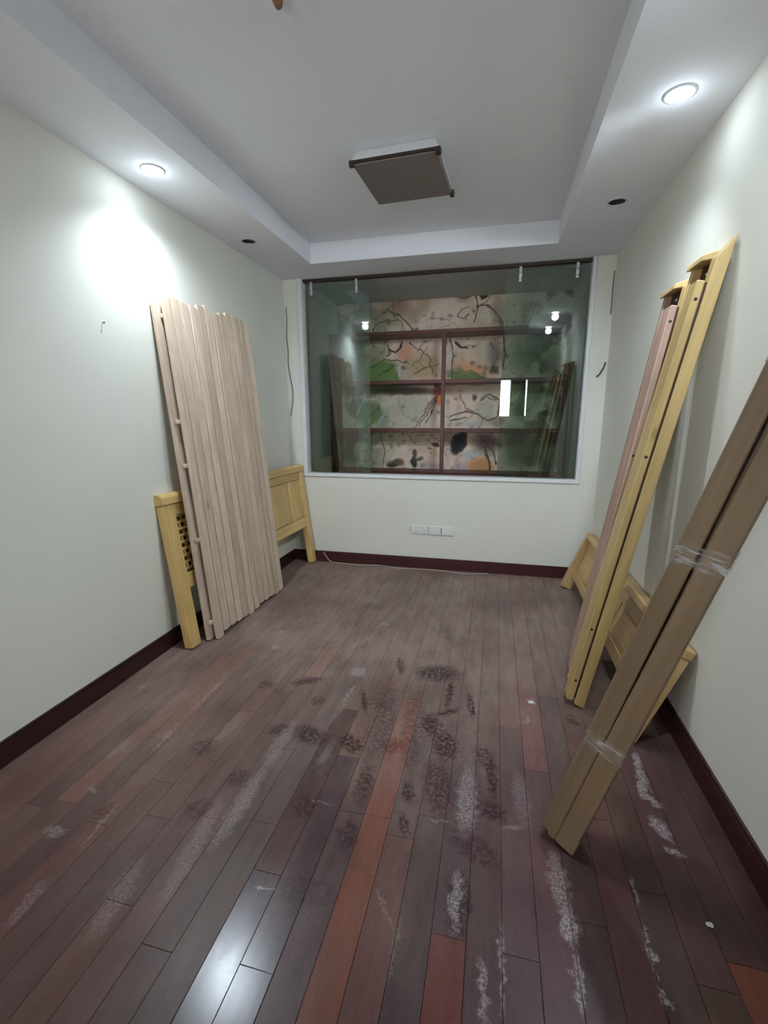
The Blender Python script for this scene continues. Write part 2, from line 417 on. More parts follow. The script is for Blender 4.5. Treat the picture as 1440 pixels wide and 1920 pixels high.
def floor_material():
    mt, t, b = mat('worn_dark_planks')
    geo = nd(t, 'ShaderNodeNewGeometry')
    pos = geo.outputs['Position']
    oi = nd(t, 'ShaderNodeObjectInfo')
    # wood
    cb = nd(t, 'ShaderNodeCombineXYZ')
    t.links.new(math_n(t, 'MULTIPLY', oi.outputs['Random'], 31.0), cb.inputs[2])
    va = nd(t, 'ShaderNodeVectorMath', operation='ADD')
    t.links.new(pos, va.inputs[0])
    t.links.new(cb.outputs[0], va.inputs[1])
    g = noise(t, va.outputs[0], 60, 3, 0.6, stretch=(1, 0.04, 1))
    mul = mixc(t, maprange(t, g, 0.32, 0.72, 0.0, 0.38), oi.outputs['Color'], (0.025, 0.012, 0.012))
    stain = noise(t, pos, 4.6, 4, 0.62, stretch=(1, 0.45, 1))
    mul = mixc(t, maprange(t, stain, 0.48, 0.70, 0.0, 0.55), mul, (0.020, 0.010, 0.011))
    mul = mixc(t, maprange(t, stain, 0.46, 0.28, 0.0, 0.30), mul, (0.20, 0.105, 0.080))
    # warped xy for ragged marks
    wn = nd(t, 'ShaderNodeTexNoise')
    wn.inputs['Scale'].default_value = 38
    wn.inputs['Detail'].default_value = 3
    t.links.new(pos, wn.inputs['Vector'])
    ws = nd(t, 'ShaderNodeVectorMath', operation='SUBTRACT')
    t.links.new(wn.outputs['Color'], ws.inputs[0])
    ws.inputs[1].default_value = (0.5, 0.5, 0.5)
    wm = nd(t, 'ShaderNodeVectorMath', operation='MULTIPLY_ADD')
    t.links.new(ws.outputs[0], wm.inputs[0])
    wm.inputs[1].default_value = (0.055, 0.055, 0.0)
    t.links.new(pos, wm.inputs[2])
    fl = nd(t, 'ShaderNodeVectorMath', operation='MULTIPLY')
    t.links.new(wm.outputs[0], fl.inputs[0])
    fl.inputs[1].default_value = (1, 1, 0)
    P = fl.outputs[0]
    def marks(lst, after=None):
        """ragged elliptical marks (cx, cy, rx, ry, angle, strength); in chunks, so that few values are live at once"""
        lst = sorted(lst, key=lambda q: round(q[5], 1))
        total, acc, pv = None, None, P
        for i, (cx, cy, rx, ry, an, st) in enumerate(lst):
            if i % 16 == 0 and (acc is not None or after is not None):
                sq = nd(t, 'ShaderNodeVectorMath', operation='MULTIPLY_ADD')
                t.links.new(acc if acc is not None else after, sq.inputs[0])
                sq.inputs[1].default_value = (1e-7, 1e-7, 0)
                t.links.new(P, sq.inputs[2])
                pv = sq.outputs[0]
            mp = nd(t, 'ShaderNodeMapping', vector_type='TEXTURE')
            mp.inputs['Location'].default_value = (cx, cy, 0)
            mp.inputs['Rotation'].default_value = (0, 0, an)
            mp.inputs['Scale'].default_value = (rx, ry, 1)
            t.links.new(pv, mp.inputs[0])
            gr = nd(t, 'ShaderNodeTexGradient', gradient_type='SPHERICAL')
            t.links.new(mp.outputs[0], gr.inputs[0])
            acc = gr.outputs['Fac'] if acc is None else math_n(t, 'MAXIMUM', acc, gr.outputs['Fac'])
            last = i == len(lst) - 1
            if last or round(lst[i + 1][5], 1) != round(st, 1):
                k = maprange(t, acc, 0.0, 0.45, 0.0, round(st, 1))
                total = k if total is None else math_n(t, 'MAXIMUM', total, k)
                acc = None
                if not last and (i + 1) % 16:
                    sq = nd(t, 'ShaderNodeVectorMath', operation='MULTIPLY_ADD')
                    t.links.new(total, sq.inputs[0])
                    sq.inputs[1].default_value = (1e-7, 1e-7, 0)
                    t.links.new(P, sq.inputs[2])
                    pv = sq.outputs[0]
        return total
    white = marks(MARKS_W)
    darkm = marks(MARKS_D, white)
    # dust film
    d1 = noise(t, pos, 1.7, 2, 0.6)
    d2 = noise(t, pos, 22, 3, 0.65, stretch=(1, 0.25, 1))
    d3 = noise(t, pos, 95, 2, 0.7)
    sx = nd(t, 'ShaderNodeSeparateXYZ')
    t.links.new(pos, sx.inputs[0])
    far = maprange(t, sx.outputs[1], -3.2, -1.6, 0.16, 0.66)
    right = maprange(t, sx.outputs[0], 1.75, 2.3, 1.0, 0.35)
    near = maprange(t, sx.outputs[1], -2.3, -1.6, 0.0, 1.0)
    right = math_n(t, 'MAXIMUM', right, near)
    dust = math_n(t, 'MULTIPLY', far, right)
    dust = math_n(t, 'MULTIPLY', dust, maprange(t, oi.outputs['Alpha'], 0.5, 1.0, 1.0, 0.5))
    dust = math_n(t, 'MULTIPLY', dust, maprange(t, d1, 0.3, 0.65, 0.65, 1.35))
    dust = math_n(t, 'MULTIPLY', dust, maprange(t, d2, 0.3, 0.65, 0.75, 1.25))
    dust = math_n(t, 'MULTIPLY', dust, maprange(t, d3, 0.35, 0.6, 0.85, 1.1))
    rag = noise(t, pos, 62, 3, 0.75)
    dm = math_n(t, 'MULTIPLY', darkm, maprange(t, rag, 0.42, 0.54, 0.05, 1.0))
    dust = math_n(t, 'MULTIPLY', dust, math_n(t, 'SUBTRACT', 1.0, dm, clamp=True))
    c = mixc(t, dust, mul, (0.275, 0.195, 0.160))
    c = mixc(t, math_n(t, 'MULTIPLY', dm, 0.80), c, (0.045, 0.022, 0.026))
    wsp = maprange(t, noise(t, pos, 130, 3, 0.7), 0.40, 0.60, 0.12, 1.0)
    wh = math_n(t, 'MULTIPLY', white, wsp)
    c = mixc(t, wh, c, (0.50, 0.44, 0.43))
    t.links.new(c, b.inputs['Base Color'])
    r = maprange(t, dust, 0.10, 0.55, 0.30, 0.62)
    r = math_n(t, 'MAXIMUM', r, math_n(t, 'MULTIPLY', wh, 0.8))
    r = math_n(t, 'MULTIPLY', r, maprange(t, oi.outputs['Alpha'], 0.0, 1.0, 1.0, 0.72))
    t.links.new(r, b.inputs['Roughness'])
    t.links.new(maprange(t, oi.outputs['Alpha'], 0.2, 1.0, 0.26, 0.5), b.inputs['Specular IOR Level'])
    bump(t, noise(t, pos, 14, 1, stretch=(1, 0.3, 1)), 0.10, 0.004, b)
    return mt

M_floor = floor_material()
M_sub = plain('subfloor_dark', (0.012, 0.009, 0.008), 0.9)

# ------------------------------------------------------------ structure
LIT = [(0.20, -1.81), (2.44, -1.80), (2.46, -2.70)]
UNLIT = [(0.176, -0.88), (2.433, -0.915), (0.20, -2.70)]
XL, XR, YB, YN = 0.40, 2.20, -0.34, -5.0       # tray opening

def build_ceiling():
    bm = bmesh.new()
    def loop(pts):
        vs = [bm.verts.new(p) for p in pts]
        return [bm.edges.new((vs[i], vs[(i + 1) % len(vs)])) for i in range(len(vs))]
    e = loop([(-0.1, YF - 0.1, H), (W + 0.1, YF - 0.1, H), (W + 0.1, 0.0, H), (-0.1, 0.0, H)])
    inner = [(XL, YN, H), (XR, YN, H), (XR, YB, H), (XL, YB, H)]
    e += loop(inner)
    for x, y in LIT + UNLIT:
        e += loop([(x + 0.044 * math.cos(2 * math.pi * k / 28), y + 0.044 * math.sin(2 * math.pi * k / 28), H) for k in range(28)])
    bmesh.ops.triangle_fill(bm, use_beauty=True, use_dissolve=False, edges=e, normal=(0, 0, -1))
    # risers and tray
    iv = [bm.verts.new(p) for p in inner]
    tv = [bm.verts.new((p[0], p[1], HT)) for p in inner]
    for k in range(4):
        bm.faces.new((iv[k], iv[(k + 1) % 4], tv[(k + 1) % 4], tv[k]))
    bm.faces.new(tv)
    # slab above
    add_box(bm, -0.1, W + 0.1, YF - 0.1, 0.0, HT + 0.05, HT + 0.15)
    me = bpy.data.meshes.new('ceiling')
    bm.to_mesh(me)
    bm.free()
    return tag(link_mesh('ceiling', me, M_ceil), 'grey-white tray ceiling with a dropped soffit round its edge', kind='structure')

build_ceiling()
wl = tag(boxes('wall_left', [(-0.1, 0, YF - 0.1, 0.1, 0, HT + 0.15)], M_wall), 'pale plain wall on the left behind the slatted panel', kind='structure')
wr = tag(boxes('wall_right', [(W, W + 0.1, YF - 0.1, 0.1, 0, HT + 0.15)], M_wall), 'pale plain wall on the right behind the leaning rails', kind='structure')
OX0, OX1, OZ0 = 0.125, 2.517, 0.815             # opening in the back wall
wb = tag(boxes('wall_back', [(0, W, 0, 0.1, 0, OZ0), (0, OX0, 0, 0.1, OZ0, H), (OX1, W, 0, 0.1, OZ0, H)], M_wall), 'pale back wall under and beside the glazed niche', kind='structure')
WX0, WX1, WZ0, WZ1 = 1.87, 2.40, 1.35, 2.04
DX0, DX1, DZ1 = 0.45, 1.05, 2.12                # made-up door, added to let in fill light
tag(boxes('wall_front', [(0, DX0, YF - 0.1, YF, 0, H), (DX1, WX0, YF - 0.1, YF, 0, H), (DX0, DX1, YF - 0.1, YF, DZ1, H), (WX1, W, YF - 0.1, YF, 0, H), (WX0, WX1, YF - 0.1, YF, 0, WZ0), (WX0, WX1, YF - 0.1, YF, WZ1, H)], M_wall), 'pale wall behind the viewer with one small window', kind='structure')
BT = 0.016
tag(boxes('baseboard_left', [(0, BT, YF, -BT, 0, 0.085), (0, BT * 0.6, YF, -BT, 0.085, 0.1)], M_base), 'dark maroon baseboard along the left wall', kind='structure')
tag(boxes('baseboard_right', [(W - BT, W, YF, -BT, 0, 0.085), (W - BT * 0.6, W, YF, -BT, 0.085, 0.1)], M_base), 'dark maroon baseboard along the right wall', kind='structure')
tag(boxes('baseboard_back', [(0, W, -BT, 0, 0, 0.085), (0, W, -BT * 0.6, 0, 0.085, 0.1)], M_basex), 'dark maroon baseboard along the back wall', kind='structure')

# floor: subfloor slab with every plank as its own piece
floor = tag(boxes('floor', [(-0.1, W + 0.1, YF - 0.1, 0.1, -0.06, -0.0125)], M_sub), 'worn dark red plank floor with dust and footprints', kind='structure')
PITCH, OFFX = 0.0917, 1.182
rng = random.Random(11)
PAL = [(74, 54, 53), (70, 50, 52), (80, 56, 52), (66, 52, 54), (84, 58, 54), (62, 44, 46), (76, 50, 50), (72, 58, 56), (88, 60, 52), (64, 40, 42)]
OVR = [(-3, -1.2, -2.0, (138, 98, 86)), (3, -1.9, -2.66, (120, 66, 54)), (3, -2.66, -4, (112, 66, 52)), (4, -2.7, -4, (86, 58, 56)), (5, -2.6, -4, (52, 40, 46)), (6, -2.0, -2.98, (64, 48, 56)), (6, -2.98, -4.2, (96, 48, 46)), (7, -2.4, -4, (66, 44, 50)), (8, -2.2, -4, (70, 46, 56)), (9, -2.2, -4, (76, 48, 56)), (10, -2.2, -4, (58, 42, 46)), (11, -2.0, -4, (72, 42, 46)), (12, -2.0, -4, (56, 40, 38)), (13, -1.6, -2.6, (66, 40, 44)), (13, -2.6, -4, (66, 48, 36)), (14, -1.6, -2.6, (64, 38, 42)), (14, -2.6, -4, (104, 58, 44)), (15, -1.0, -4, (62, 38, 42)), (-9, -1.7, -2.7, (110, 76, 68)), (-8, -1.7, -2.7, (112, 76, 66)), (-7, -2.7, -3.4, (86, 52, 52)), (-12, -2.0, -3.2, (96, 64, 60)), (-11, -2.0, -2.8, (92, 60, 54)), (0, -2.9, -4, (64, 56, 62)), (1, -2.6, -4, (70, 56, 60)), (2, -2.6, -4, (64, 46, 52)), (-1, -2.4, -4, (68, 58, 56)), (-2, -2.2, -4, (66, 54, 54)), (9, -1.0, -2.0, (112, 70, 70)), (8, -1.2, -2.1, (104, 72, 66))]
# explicit joints (row: list of y)
JOINTS = {-3: [-1.33, -1.90], 3: [-1.97, -2.66], 5: [-1.75, -2.62], 6: [-2.05, -2.98], 0: [-2.12, -2.93], 7: [-1.6, -2.45], 4: [-1.5, -2.72]}
mesh_cache = {}
GAP = 0.0010
def plank_mesh(L):
    L = round(L, 3)
    if L not in mesh_cache:
        bm = bmesh.new()
        w = (PITCH - GAP) / 2
        h = (L - GAP) / 2
        c = 0.0009
        def ring(x, y, z):
            return [bm.verts.new(p) for p in ((-x, -y, z), (x, -y, z), (x, y, z), (-x, y, z))]
        a, b_, t_ = ring(w, h, -0.0125), ring(w, h, -c), ring(w - c, h - c, 0.0)
        for p, q in ((a, b_), (b_, t_)):
            for k in range(4):
                bm.faces.new((p[k], p[(k + 1) % 4], q[(k + 1) % 4], q[k]))
        bm.faces.new(t_)
        bm.normal_update()
        me = bpy.data.meshes.new('plank')
        bm.to_mesh(me)
        bm.free()
        me.materials.append(M_floor)
        mesh_cache[L] = me
    return mesh_cache[L]

ilum = 1.15
for k in range(-13, 16):
    x = OFFX + PITCH * (k + 0.5)
    ys = []
    if k in JOINTS:
        ys = sorted(JOINTS[k], reverse=True)
        y = ys[0] + rng.choice((0.75, 0.9))
        while y < -0.15:
            ys.insert(0, y)
            y += 0.9
        y = ys[-1]
    else:
        y = -rng.uniform(0.15, 0.9)
        ys = [y]
    while True:
        y -= rng.choice((0.6, 0.75, 0.9, 0.9, 1.05))
        if y < YF + 0.3:
            break
        ys.append(y)
    ys = [0.0] + ys + [YF]
    for y1, y0 in zip(ys, ys[1:]):
        L = y1 - y0
        o = link_mesh('plank', plank_mesh(L), None, floor)
        o.location = (x, (y0 + y1) / 2, rng.uniform(-0.0006, 0.0))
        c = rng.choice(PAL)
        for (r, ya, yb, cc) in OVR:
            if r == k and ya >= (y0 + y1) / 2 >= yb:
                c = cc
        lc = lin(c)
        gy = 0.3 * lc[0] + 0.59 * lc[1] + 0.11 * lc[2]
        lc = [max(0.004, gy + 1.45 * (q - gy)) for q in lc]
        gloss = 1.0 if (k in (0, 1) and y0 < -2.9) else rng.choice((0.0, 0.15, 0.3))
        o.color = (min(1, lc[0] / ilum), min(1, lc[1] / ilum), min(1, lc[2] / ilum), gloss)

# ------------------------------------------------------------ niche behind the glazed opening
ND = 0.95
NX0, NX1 = 0.165, 2.492
tag(boxes('wall_niche_left', [(NX0 - 0.06, NX0, 0.1, ND + 0.06, 0.45, H)], M_niche), 'dim grey-green side wall of the niche on the left', kind='structure')
tag(boxes('wall_niche_right', [(NX1, NX1 + 0.06, 0.1, ND + 0.06, 0.45, H)], M_niche), 'dim grey-green side wall of the niche on the right', kind='structure')
tag(boxes('wall_niche_back', [(NX0 - 0.06, NX1 + 0.06, ND, ND + 0.06, 0.45, H + 0.06)], M_niche), 'back wall of the niche under the mural', kind='structure')
tag(boxes('floor_niche', [(NX0 - 0.06, NX1 + 0.06, 0.1, ND + 0.06, 0.39, 0.45)], M_niche), 'floor of the niche below the sill', kind='structure')
tag(boxes('ceiling_niche', [(NX0 - 0.06, NX1 + 0.06, 0.0, ND + 0.06, H, H + 0.06)], M_niche), 'grey-green ceiling of the niche', kind='structure')

# painted wallpaper
MUR_E = [(0.714, 2.383, 0.167, 0.133, 0, 140, 128, 92, 0.55, 0.5), (0.837, 2.458, 0.122, 0.078, 0, 152, 112, 108, 0.6, 0.5), (1.083, 2.48, 0.078, 0.1, 0, 168, 152, 104, 0.5, 0.4), (0.975, 2.36, 0.078, 0.078, 0, 150, 132, 98, 0.5, 0.5), (1.664, 2.51, 0.044, 0.031, 0.6, 40, 46, 38, 0.95, 0.25), (1.703, 2.542, 0.017, 0.017, 0, 40, 46, 38, 0.95, 0.3), (1.469, 2.502, 0.067, 0.044, 0, 120, 92, 88, 0.5, 0.5), (1.808, 2.342, 0.056, 0.111, 0, 140, 125, 110, 0.4, 0.5), (0.656, 1.752, 0.255, 0.167, 0, 96, 136, 58, 0.85, 0.2), (0.874, 1.806, 0.072, 0.105, 0, 224, 206, 200, 0.95, 0.25), (0.873, 1.843, 0.017, 0.022, 0, 110, 90, 90, 0.9, 0.25), (0.895, 1.991, 0.089, 0.089, 0, 232, 160, 118, 0.75, 0.4), (1.092, 1.848, 0.189, 0.133, 0, 190, 158, 106, 0.7, 0.4), (0.581, 1.985, 0.089, 0.089, 0, 160, 150, 110, 0.6, 0.5), (1.499, 1.889, 0.122, 0.144, 0, 236, 206, 178, 0.8, 0.4), (1.597, 1.814, 0.189, 0.072, -0.25, 238, 170, 122, 0.85, 0.4), (1.536, 1.732, 0.222, 0.061, -0.2, 104, 132, 66, 0.9, 0.25), (1.805, 1.961, 0.072, 0.144, 0, 120, 104, 104, 0.7, 0.5), (1.796, 1.809, 0.028, 0.039, 0, 38, 36, 38, 0.7, 0.4), (0.911, 1.397, 0.333, 0.189, 0, 206, 200, 186, 0.7, 0.4), (0.5, 1.377, 0.15, 0.122, 0.3, 112, 134, 76, 0.85, 0.2), (1.259, 1.52, 0.033, 0.056, 0, 236, 138, 62, 0.95, 0.25), (1.246, 1.601, 0.05, 0.039, 0, 196, 82, 70, 0.9, 0.3), (0.898, 1.611, 0.289, 0.039, 0, 70, 60, 58, 0.75, 0.4), (1.234, 1.665, 0.033, 0.033, 0, 62, 92, 48, 0.8, 0.25), (0.666, 1.297, 0.056, 0.1, 0, 134, 156, 140, 0.6, 0.5), (1.719, 1.393, 0.094, 0.111, 0, 216, 206, 190, 0.9, 0.2), (1.606, 1.542, 0.022, 0.033, 0, 82, 74, 64, 0.8, 0.25), (1.84, 1.297, 0.089, 0.044, 0, 150, 120, 120, 0.6, 0.25), (1.573, 1.27, 0.2, 0.033, 0, 190, 196, 186, 0.6, 0.25), (0.796, 0.852, 0.094, 0.044, 0.15, 104, 78, 66, 0.95, 0.3), (0.754, 0.828, 0.05, 0.022, 0, 66, 48, 42, 0.9, 0.3), (0.88, 0.749, 0.167, 0.044, 0, 226, 164, 130, 0.85, 0.3), (1.001, 0.971, 0.025, 0.039, 0, 38, 36, 38, 0.95, 0.2), (0.996, 0.879, 0.033, 0.067, 0, 38, 36, 38, 0.95, 0.2), (1.06, 0.903, 0.039, 0.028, 0, 38, 36, 38, 0.95, 0.2), (1.183, 0.803, 0.122, 0.067, 0, 176, 160, 170, 0.7, 0.4), (1.218, 1.053, 0.044, 0.017, -0.3, 38, 36, 38, 0.95, 0.3), (1.134, 0.961, 0.144, 0.1, 0, 222, 184, 154, 0.6, 0.4), (1.475, 1.078, 0.072, 0.122, -0.5, 34, 33, 38, 0.97, 0.15), (1.432, 1.033, 0.033, 0.05, 0, 34, 33, 38, 0.95, 0.2), (1.698, 0.837, 0.139, 0.078, 0, 232, 160, 96, 0.9, 0.35), (1.584, 0.957, 0.078, 0.044, 0, 196, 206, 208, 0.7, 0.4), (1.511, 0.799, 0.067, 0.078, 0, 188, 176, 182, 0.7, 0.4), (1.754, 1.07, 0.122, 0.1, 0, 78, 56, 58, 0.75, 0.5), (0.285, 1.859, 0.1, 0.278, 0, 52, 64, 48, 0.75, 0.5), (0.237, 0.948, 0.111, 0.167, 0, 52, 64, 48, 0.75, 0.5), (0.32, 2.128, 0.1, 0.111, 0, 52, 64, 48, 0.75, 0.5), (0.359, 1.608, 0.078, 0.056, 0, 52, 64, 48, 0.75, 0.5), (2.089, 1.961, 0.122, 0.167, 0, 118, 140, 110, 0.7, 0.5), (2.188, 1.556, 0.111, 0.089, 0, 118, 140, 110, 0.7, 0.5), (2.069, 1.402, 0.078, 0.1, 0, 118, 140, 110, 0.7, 0.5), (2.207, 2.056, 0.089, 0.111, 0, 118, 140, 110, 0.7, 0.5), (2.371, 1.804, 0.089, 0.144, 0, 70, 88, 52, 0.75, 0.5), (2.376, 0.98, 0.133, 0.167, 0, 70, 88, 52, 0.75, 0.5), (2.145, 0.977, 0.133, 0.133, 0, 70, 88, 52, 0.75, 0.5), (2.423, 1.399, 0.056, 0.111, 0, 70, 88, 52, 0.75, 0.5), (2.011, 1.029, 0.089, 0.189, 0, 110, 104, 86, 0.7, 0.5), (2.31, 1.369, 0.033, 0.033, 0, 38, 36, 38, 0.8, 0.25)]  # one dark band paints shade into the print under the second shelf
MUR_L = [(0.0055, 112, 92, 74, 0.9, [(0.543, 2.215), (0.601, 2.285), (0.714, 2.321), (0.826, 2.306), (0.894, 2.22)]), (0.0076, 112, 92, 74, 0.9, [(0.681, 2.426), (0.826, 2.357), (0.938, 2.27), (0.971, 2.207)]), (0.0048, 140, 130, 88, 0.9, [(0.624, 2.367), (0.754, 2.448), (0.881, 2.517)]), (0.0041, 112, 92, 74, 0.9, [(0.782, 2.329), (0.753, 2.473), (0.809, 2.561)]), (0.0083, 112, 92, 74, 0.9, [(1.859, 2.208), (1.792, 2.343), (1.698, 2.411), (1.611, 2.411)]), (0.0062, 112, 92, 74, 0.9, [(1.575, 2.27), (1.627, 2.396), (1.582, 2.515), (1.543, 2.6), (1.564, 2.718)]), (0.0048, 112, 92, 74, 0.9, [(1.627, 2.405), (1.711, 2.469), (1.732, 2.564)]), (0.0041, 112, 92, 74, 0.9, [(1.561, 2.516), (1.469, 2.483), (1.385, 2.507)]), (0.0041, 112, 92, 74, 0.9, [(1.534, 2.406), (1.462, 2.375), (1.422, 2.327), (1.475, 2.305), (1.536, 2.341)]), (0.0055, 58, 86, 40, 0.9, [(0.522, 1.852), (0.668, 1.924), (0.811, 1.93), (0.941, 1.873)]), (0.0052, 58, 86, 40, 0.9, [(0.621, 1.763), (0.782, 1.878)]), (0.0055, 112, 96, 58, 0.9, [(0.95, 2.078), (1.062, 2.022), (1.146, 1.931), (1.176, 1.783)]), (0.0055, 112, 96, 58, 0.9, [(1.009, 1.787), (1.12, 1.847), (1.262, 1.875)]), (0.0045, 112, 96, 58, 0.9, [(0.952, 1.852), (1.052, 1.912), (1.117, 2.036)]), (0.0076, 38, 36, 38, 0.95, [(0.703, 2.087), (0.731, 2.033), (0.793, 2.015), (0.839, 2.046), (0.855, 2.087)]), (0.0055, 38, 36, 38, 0.9, [(0.691, 1.966), (0.754, 2.001)]), (0.0055, 60, 66, 50, 0.9, [(1.364, 2.119), (1.388, 2.011), (1.375, 1.715)]), (0.0083, 38, 36, 38, 0.95, [(1.419, 2.066), (1.473, 2.033), (1.521, 2.026)]), (0.0041, 60, 86, 40, 0.9, [(1.393, 1.83), (1.555, 1.8), (1.69, 1.729)]), (0.0055, 112, 92, 74, 0.9, [(1.753, 2.073), (1.821, 1.95), (1.796, 1.799), (1.839, 1.767)]), (0.0076, 206, 212, 200, 0.9, [(0.355, 1.355), (0.429, 1.501), (0.578, 1.522), (0.678, 1.421), (0.618, 1.286), (0.486, 1.229)]), (0.0045, 70, 86, 44, 0.9, [(0.439, 1.309), (0.548, 1.388), (0.619, 1.455)]), (0.0052, 104, 52, 54, 0.9, [(1.258, 1.579), (0.993, 1.23)]), (0.0052, 104, 52, 54, 0.9, [(1.247, 1.547), (1.05, 1.242)]), (0.0052, 104, 52, 54, 0.9, [(1.237, 1.515), (1.129, 1.264)]), (0.0052, 104, 52, 54, 0.9, [(1.214, 1.547), (1.104, 1.418)]), (0.0052, 104, 52, 54, 0.9, [(1.226, 1.488), (1.172, 1.374)]), (0.0041, 150, 145, 135, 0.7, [(0.829, 1.601), (0.841, 1.436), (0.911, 1.353), (1.043, 1.297)]), (0.0076, 118, 100, 82, 0.9, [(1.379, 1.341), (1.525, 1.405), (1.651, 1.361), (1.76, 1.297), (1.869, 1.36), (1.862, 1.497), (1.765, 1.561), (1.671, 1.52)]), (0.0076, 150, 130, 92, 0.9, [(1.466, 1.565), (1.513, 1.432), (1.601, 1.394)]), (0.0083, 84, 110, 66, 0.9, [(1.38, 1.308), (1.527, 1.34)]), (0.0069, 110, 96, 84, 0.9, [(1.672, 1.499), (1.75, 1.53), (1.799, 1.498)]), (0.0138, 96, 78, 66, 0.9, [(1.733, 1.036), (1.771, 0.916), (1.809, 0.778)]), (0.0086, 96, 78, 66, 0.9, [(1.686, 1.134), (1.827, 0.994), (1.86, 0.862)]), (0.0055, 90, 100, 78, 0.9, [(0.63, 1.155), (0.665, 0.954), (0.64, 0.778)]), (0.0041, 110, 104, 98, 0.6, [(1.004, 1.242), (0.959, 1.073)]), (0.0069, 60, 50, 50, 0.9, [(1.875, 2.192), (1.894, 2.018), (1.89, 1.791)])]
def build_mural():
    nx, nz = 430, 330
    xs = np.linspace(NX0, NX1, nx)
    zs = np.linspace(0.70, H, nz)
    X, Z = np.meshgrid(xs, zs)
    r = np.random.default_rng(5)
    def fbm(s0, n=4):
        out = np.zeros_like(X)
        for k in range(n):
            f = s0 * 2 ** k
            gx, gz = int((NX1 - NX0) * f) + 3, int(1.8 * f) + 3
            G = r.random((gz, gx))
            u = (X - NX0) * f
            v = (Z - 0.70) * f
            i, j = u.astype(int), v.astype(int)
            a, b_ = u - i, v - j
            a = a * a * (3 - 2 * a)
            b_ = b_ * b_ * (3 - 2 * b_)
            out += (G[j, i] * (1 - a) * (1 - b_) + G[j, i + 1] * a * (1 - b_) + G[j + 1, i] * (1 - a) * b_ + G[j + 1, i + 1] * a * b_) / 2 ** k
        return out / (2 - 2 ** (1 - n))
    n1, n2, n3 = fbm(2.2), fbm(9), fbm(30, 2)
    wx, wz = (fbm(12, 3) - 0.5) * 0.05, (fbm(12, 3) - 0.5) * 0.05
    C = np.zeros((nz, nx, 3))
    C[:] = (254, 228, 208)
    C += (n1[..., None] - 0.5) * np.array([40, 44, 40]) + (n2[..., None] - 0.5) * np.array([26, 26, 26])
    def put(a, c):
        C[:] = C * (1 - a[..., None]) + np.array(c) * a[..., None]
    # washes of olive and grey foliage
    put(np.clip((n1 - 0.56) * 5, 0, 0.30), (170, 160, 120))
    side = np.clip((np.abs(X - 1.33) - 0.62) / 0.35, 0, 1)
    put(side * 0.45, (180, 192, 160))
    put(side * np.clip((n2 - 0.45) * 5, 0, 0.75), (62, 72, 55))
    Xw, Zw = X + wx, Z + wz
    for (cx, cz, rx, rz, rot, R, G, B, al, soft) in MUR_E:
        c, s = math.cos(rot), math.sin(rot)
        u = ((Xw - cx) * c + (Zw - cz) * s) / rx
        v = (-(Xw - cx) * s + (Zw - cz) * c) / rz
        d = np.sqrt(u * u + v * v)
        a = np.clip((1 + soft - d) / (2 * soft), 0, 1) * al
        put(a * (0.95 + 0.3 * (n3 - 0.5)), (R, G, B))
    for (w, R, G, B, al, pts) in MUR_L:
        D = np.full_like(X, 9.0)
        for (ax, az), (bx, bz) in zip(pts, pts[1:]):
            dx, dz = bx - ax, bz - az
            h = np.clip(((Xw - ax) * dx + (Zw - az) * dz) / (dx * dx + dz * dz + 1e-9), 0, 1)
            D = np.minimum(D, np.hypot(Xw - ax - h * dx, Zw - az - h * dz))
        put(np.clip((w * 1.25 - D) / (w * 0.5), 0, 1) * al, (R, G, B))
    # blossoms and twig leaves
    for _ in range(220):
        cx, cz = r.uniform(NX0, NX1), r.uniform(0.75, 2.4)
        k = r.random()
        colr = ((188, 140, 138), (105, 100, 72), (120, 88, 78), (90, 105, 70))[int(k * 4)]
        rr = r.uniform(0.008, 0.024)
        put(np.clip((1.3 - np.hypot((Xw - cx) / rr, (Zw - cz) / rr / r.uniform(0.6, 1.4))) / 0.6, 0, 1) * r.uniform(0.25, 0.6), colr)
    for _ in range(46):
        x, z = r.uniform(NX0, NX1), r.uniform(0.8, 2.4)
        an = r.uniform(0, 6.28)
        D = np.full_like(X, 9.0)
        for k in range(5):
            L_ = r.uniform(0.025, 0.055)
            bx, bz = x + L_ * math.cos(an), z + L_ * math.sin(an)
            dx, dz = bx - x, bz - z
            h = np.clip(((Xw - x) * dx + (Zw - z) * dz) / (dx * dx + dz * dz), 0, 1)
            D = np.minimum(D, np.hypot(Xw - x - h * dx, Zw - z - h * dz))
            x, z, an = bx, bz, an + r.uniform(-0.9, 0.9)
        put(np.clip((0.0055 - D) / 0.003, 0, 1) * r.uniform(0.35, 0.75), ((96, 82, 70), (92, 104, 66), (128, 96, 84))[int(r.random() * 3)])
    C += (n3[..., None] - 0.5) * 18
    S = np.clip(C, 8, 250) / 255
    L = np.where(S <= 0.04045, S / 12.92, ((S + 0.055) / 1.055) ** 2.4)
    V = np.stack([X.ravel(), np.full(X.size, ND - 0.002), Z.ravel()], 1)
    idx = np.arange(nx * nz).reshape(nz, nx)
    F = np.stack([idx[:-1, :-1], idx[:-1, 1:], idx[1:, 1:], idx[1:, :-1]], -1).reshape(-1, 4)
    me = bpy.data.meshes.new('wall_mural')
    me.vertices.add(len(V))
    me.vertices.foreach_set('co', V.ravel())
    me.loops.add(F.size)
    me.loops.foreach_set('vertex_index', F.ravel().astype(np.int32))
    me.polygons.add(len(F))
    me.polygons.foreach_set('loop_start', (np.arange(len(F)) * 4).astype(np.int32))
    me.update(calc_edges=True)
    ca = me.color_attributes.new('print', 'FLOAT_COLOR', 'POINT')
    ca.data.foreach_set('color', np.concatenate([L.reshape(-1, 3), np.ones((X.size, 1))], 1).ravel().astype(np.float32))
    mt, t, b = mat('printed_wallpaper')
    at = nd(t, 'ShaderNodeVertexColor')
    at.layer_name = 'print'
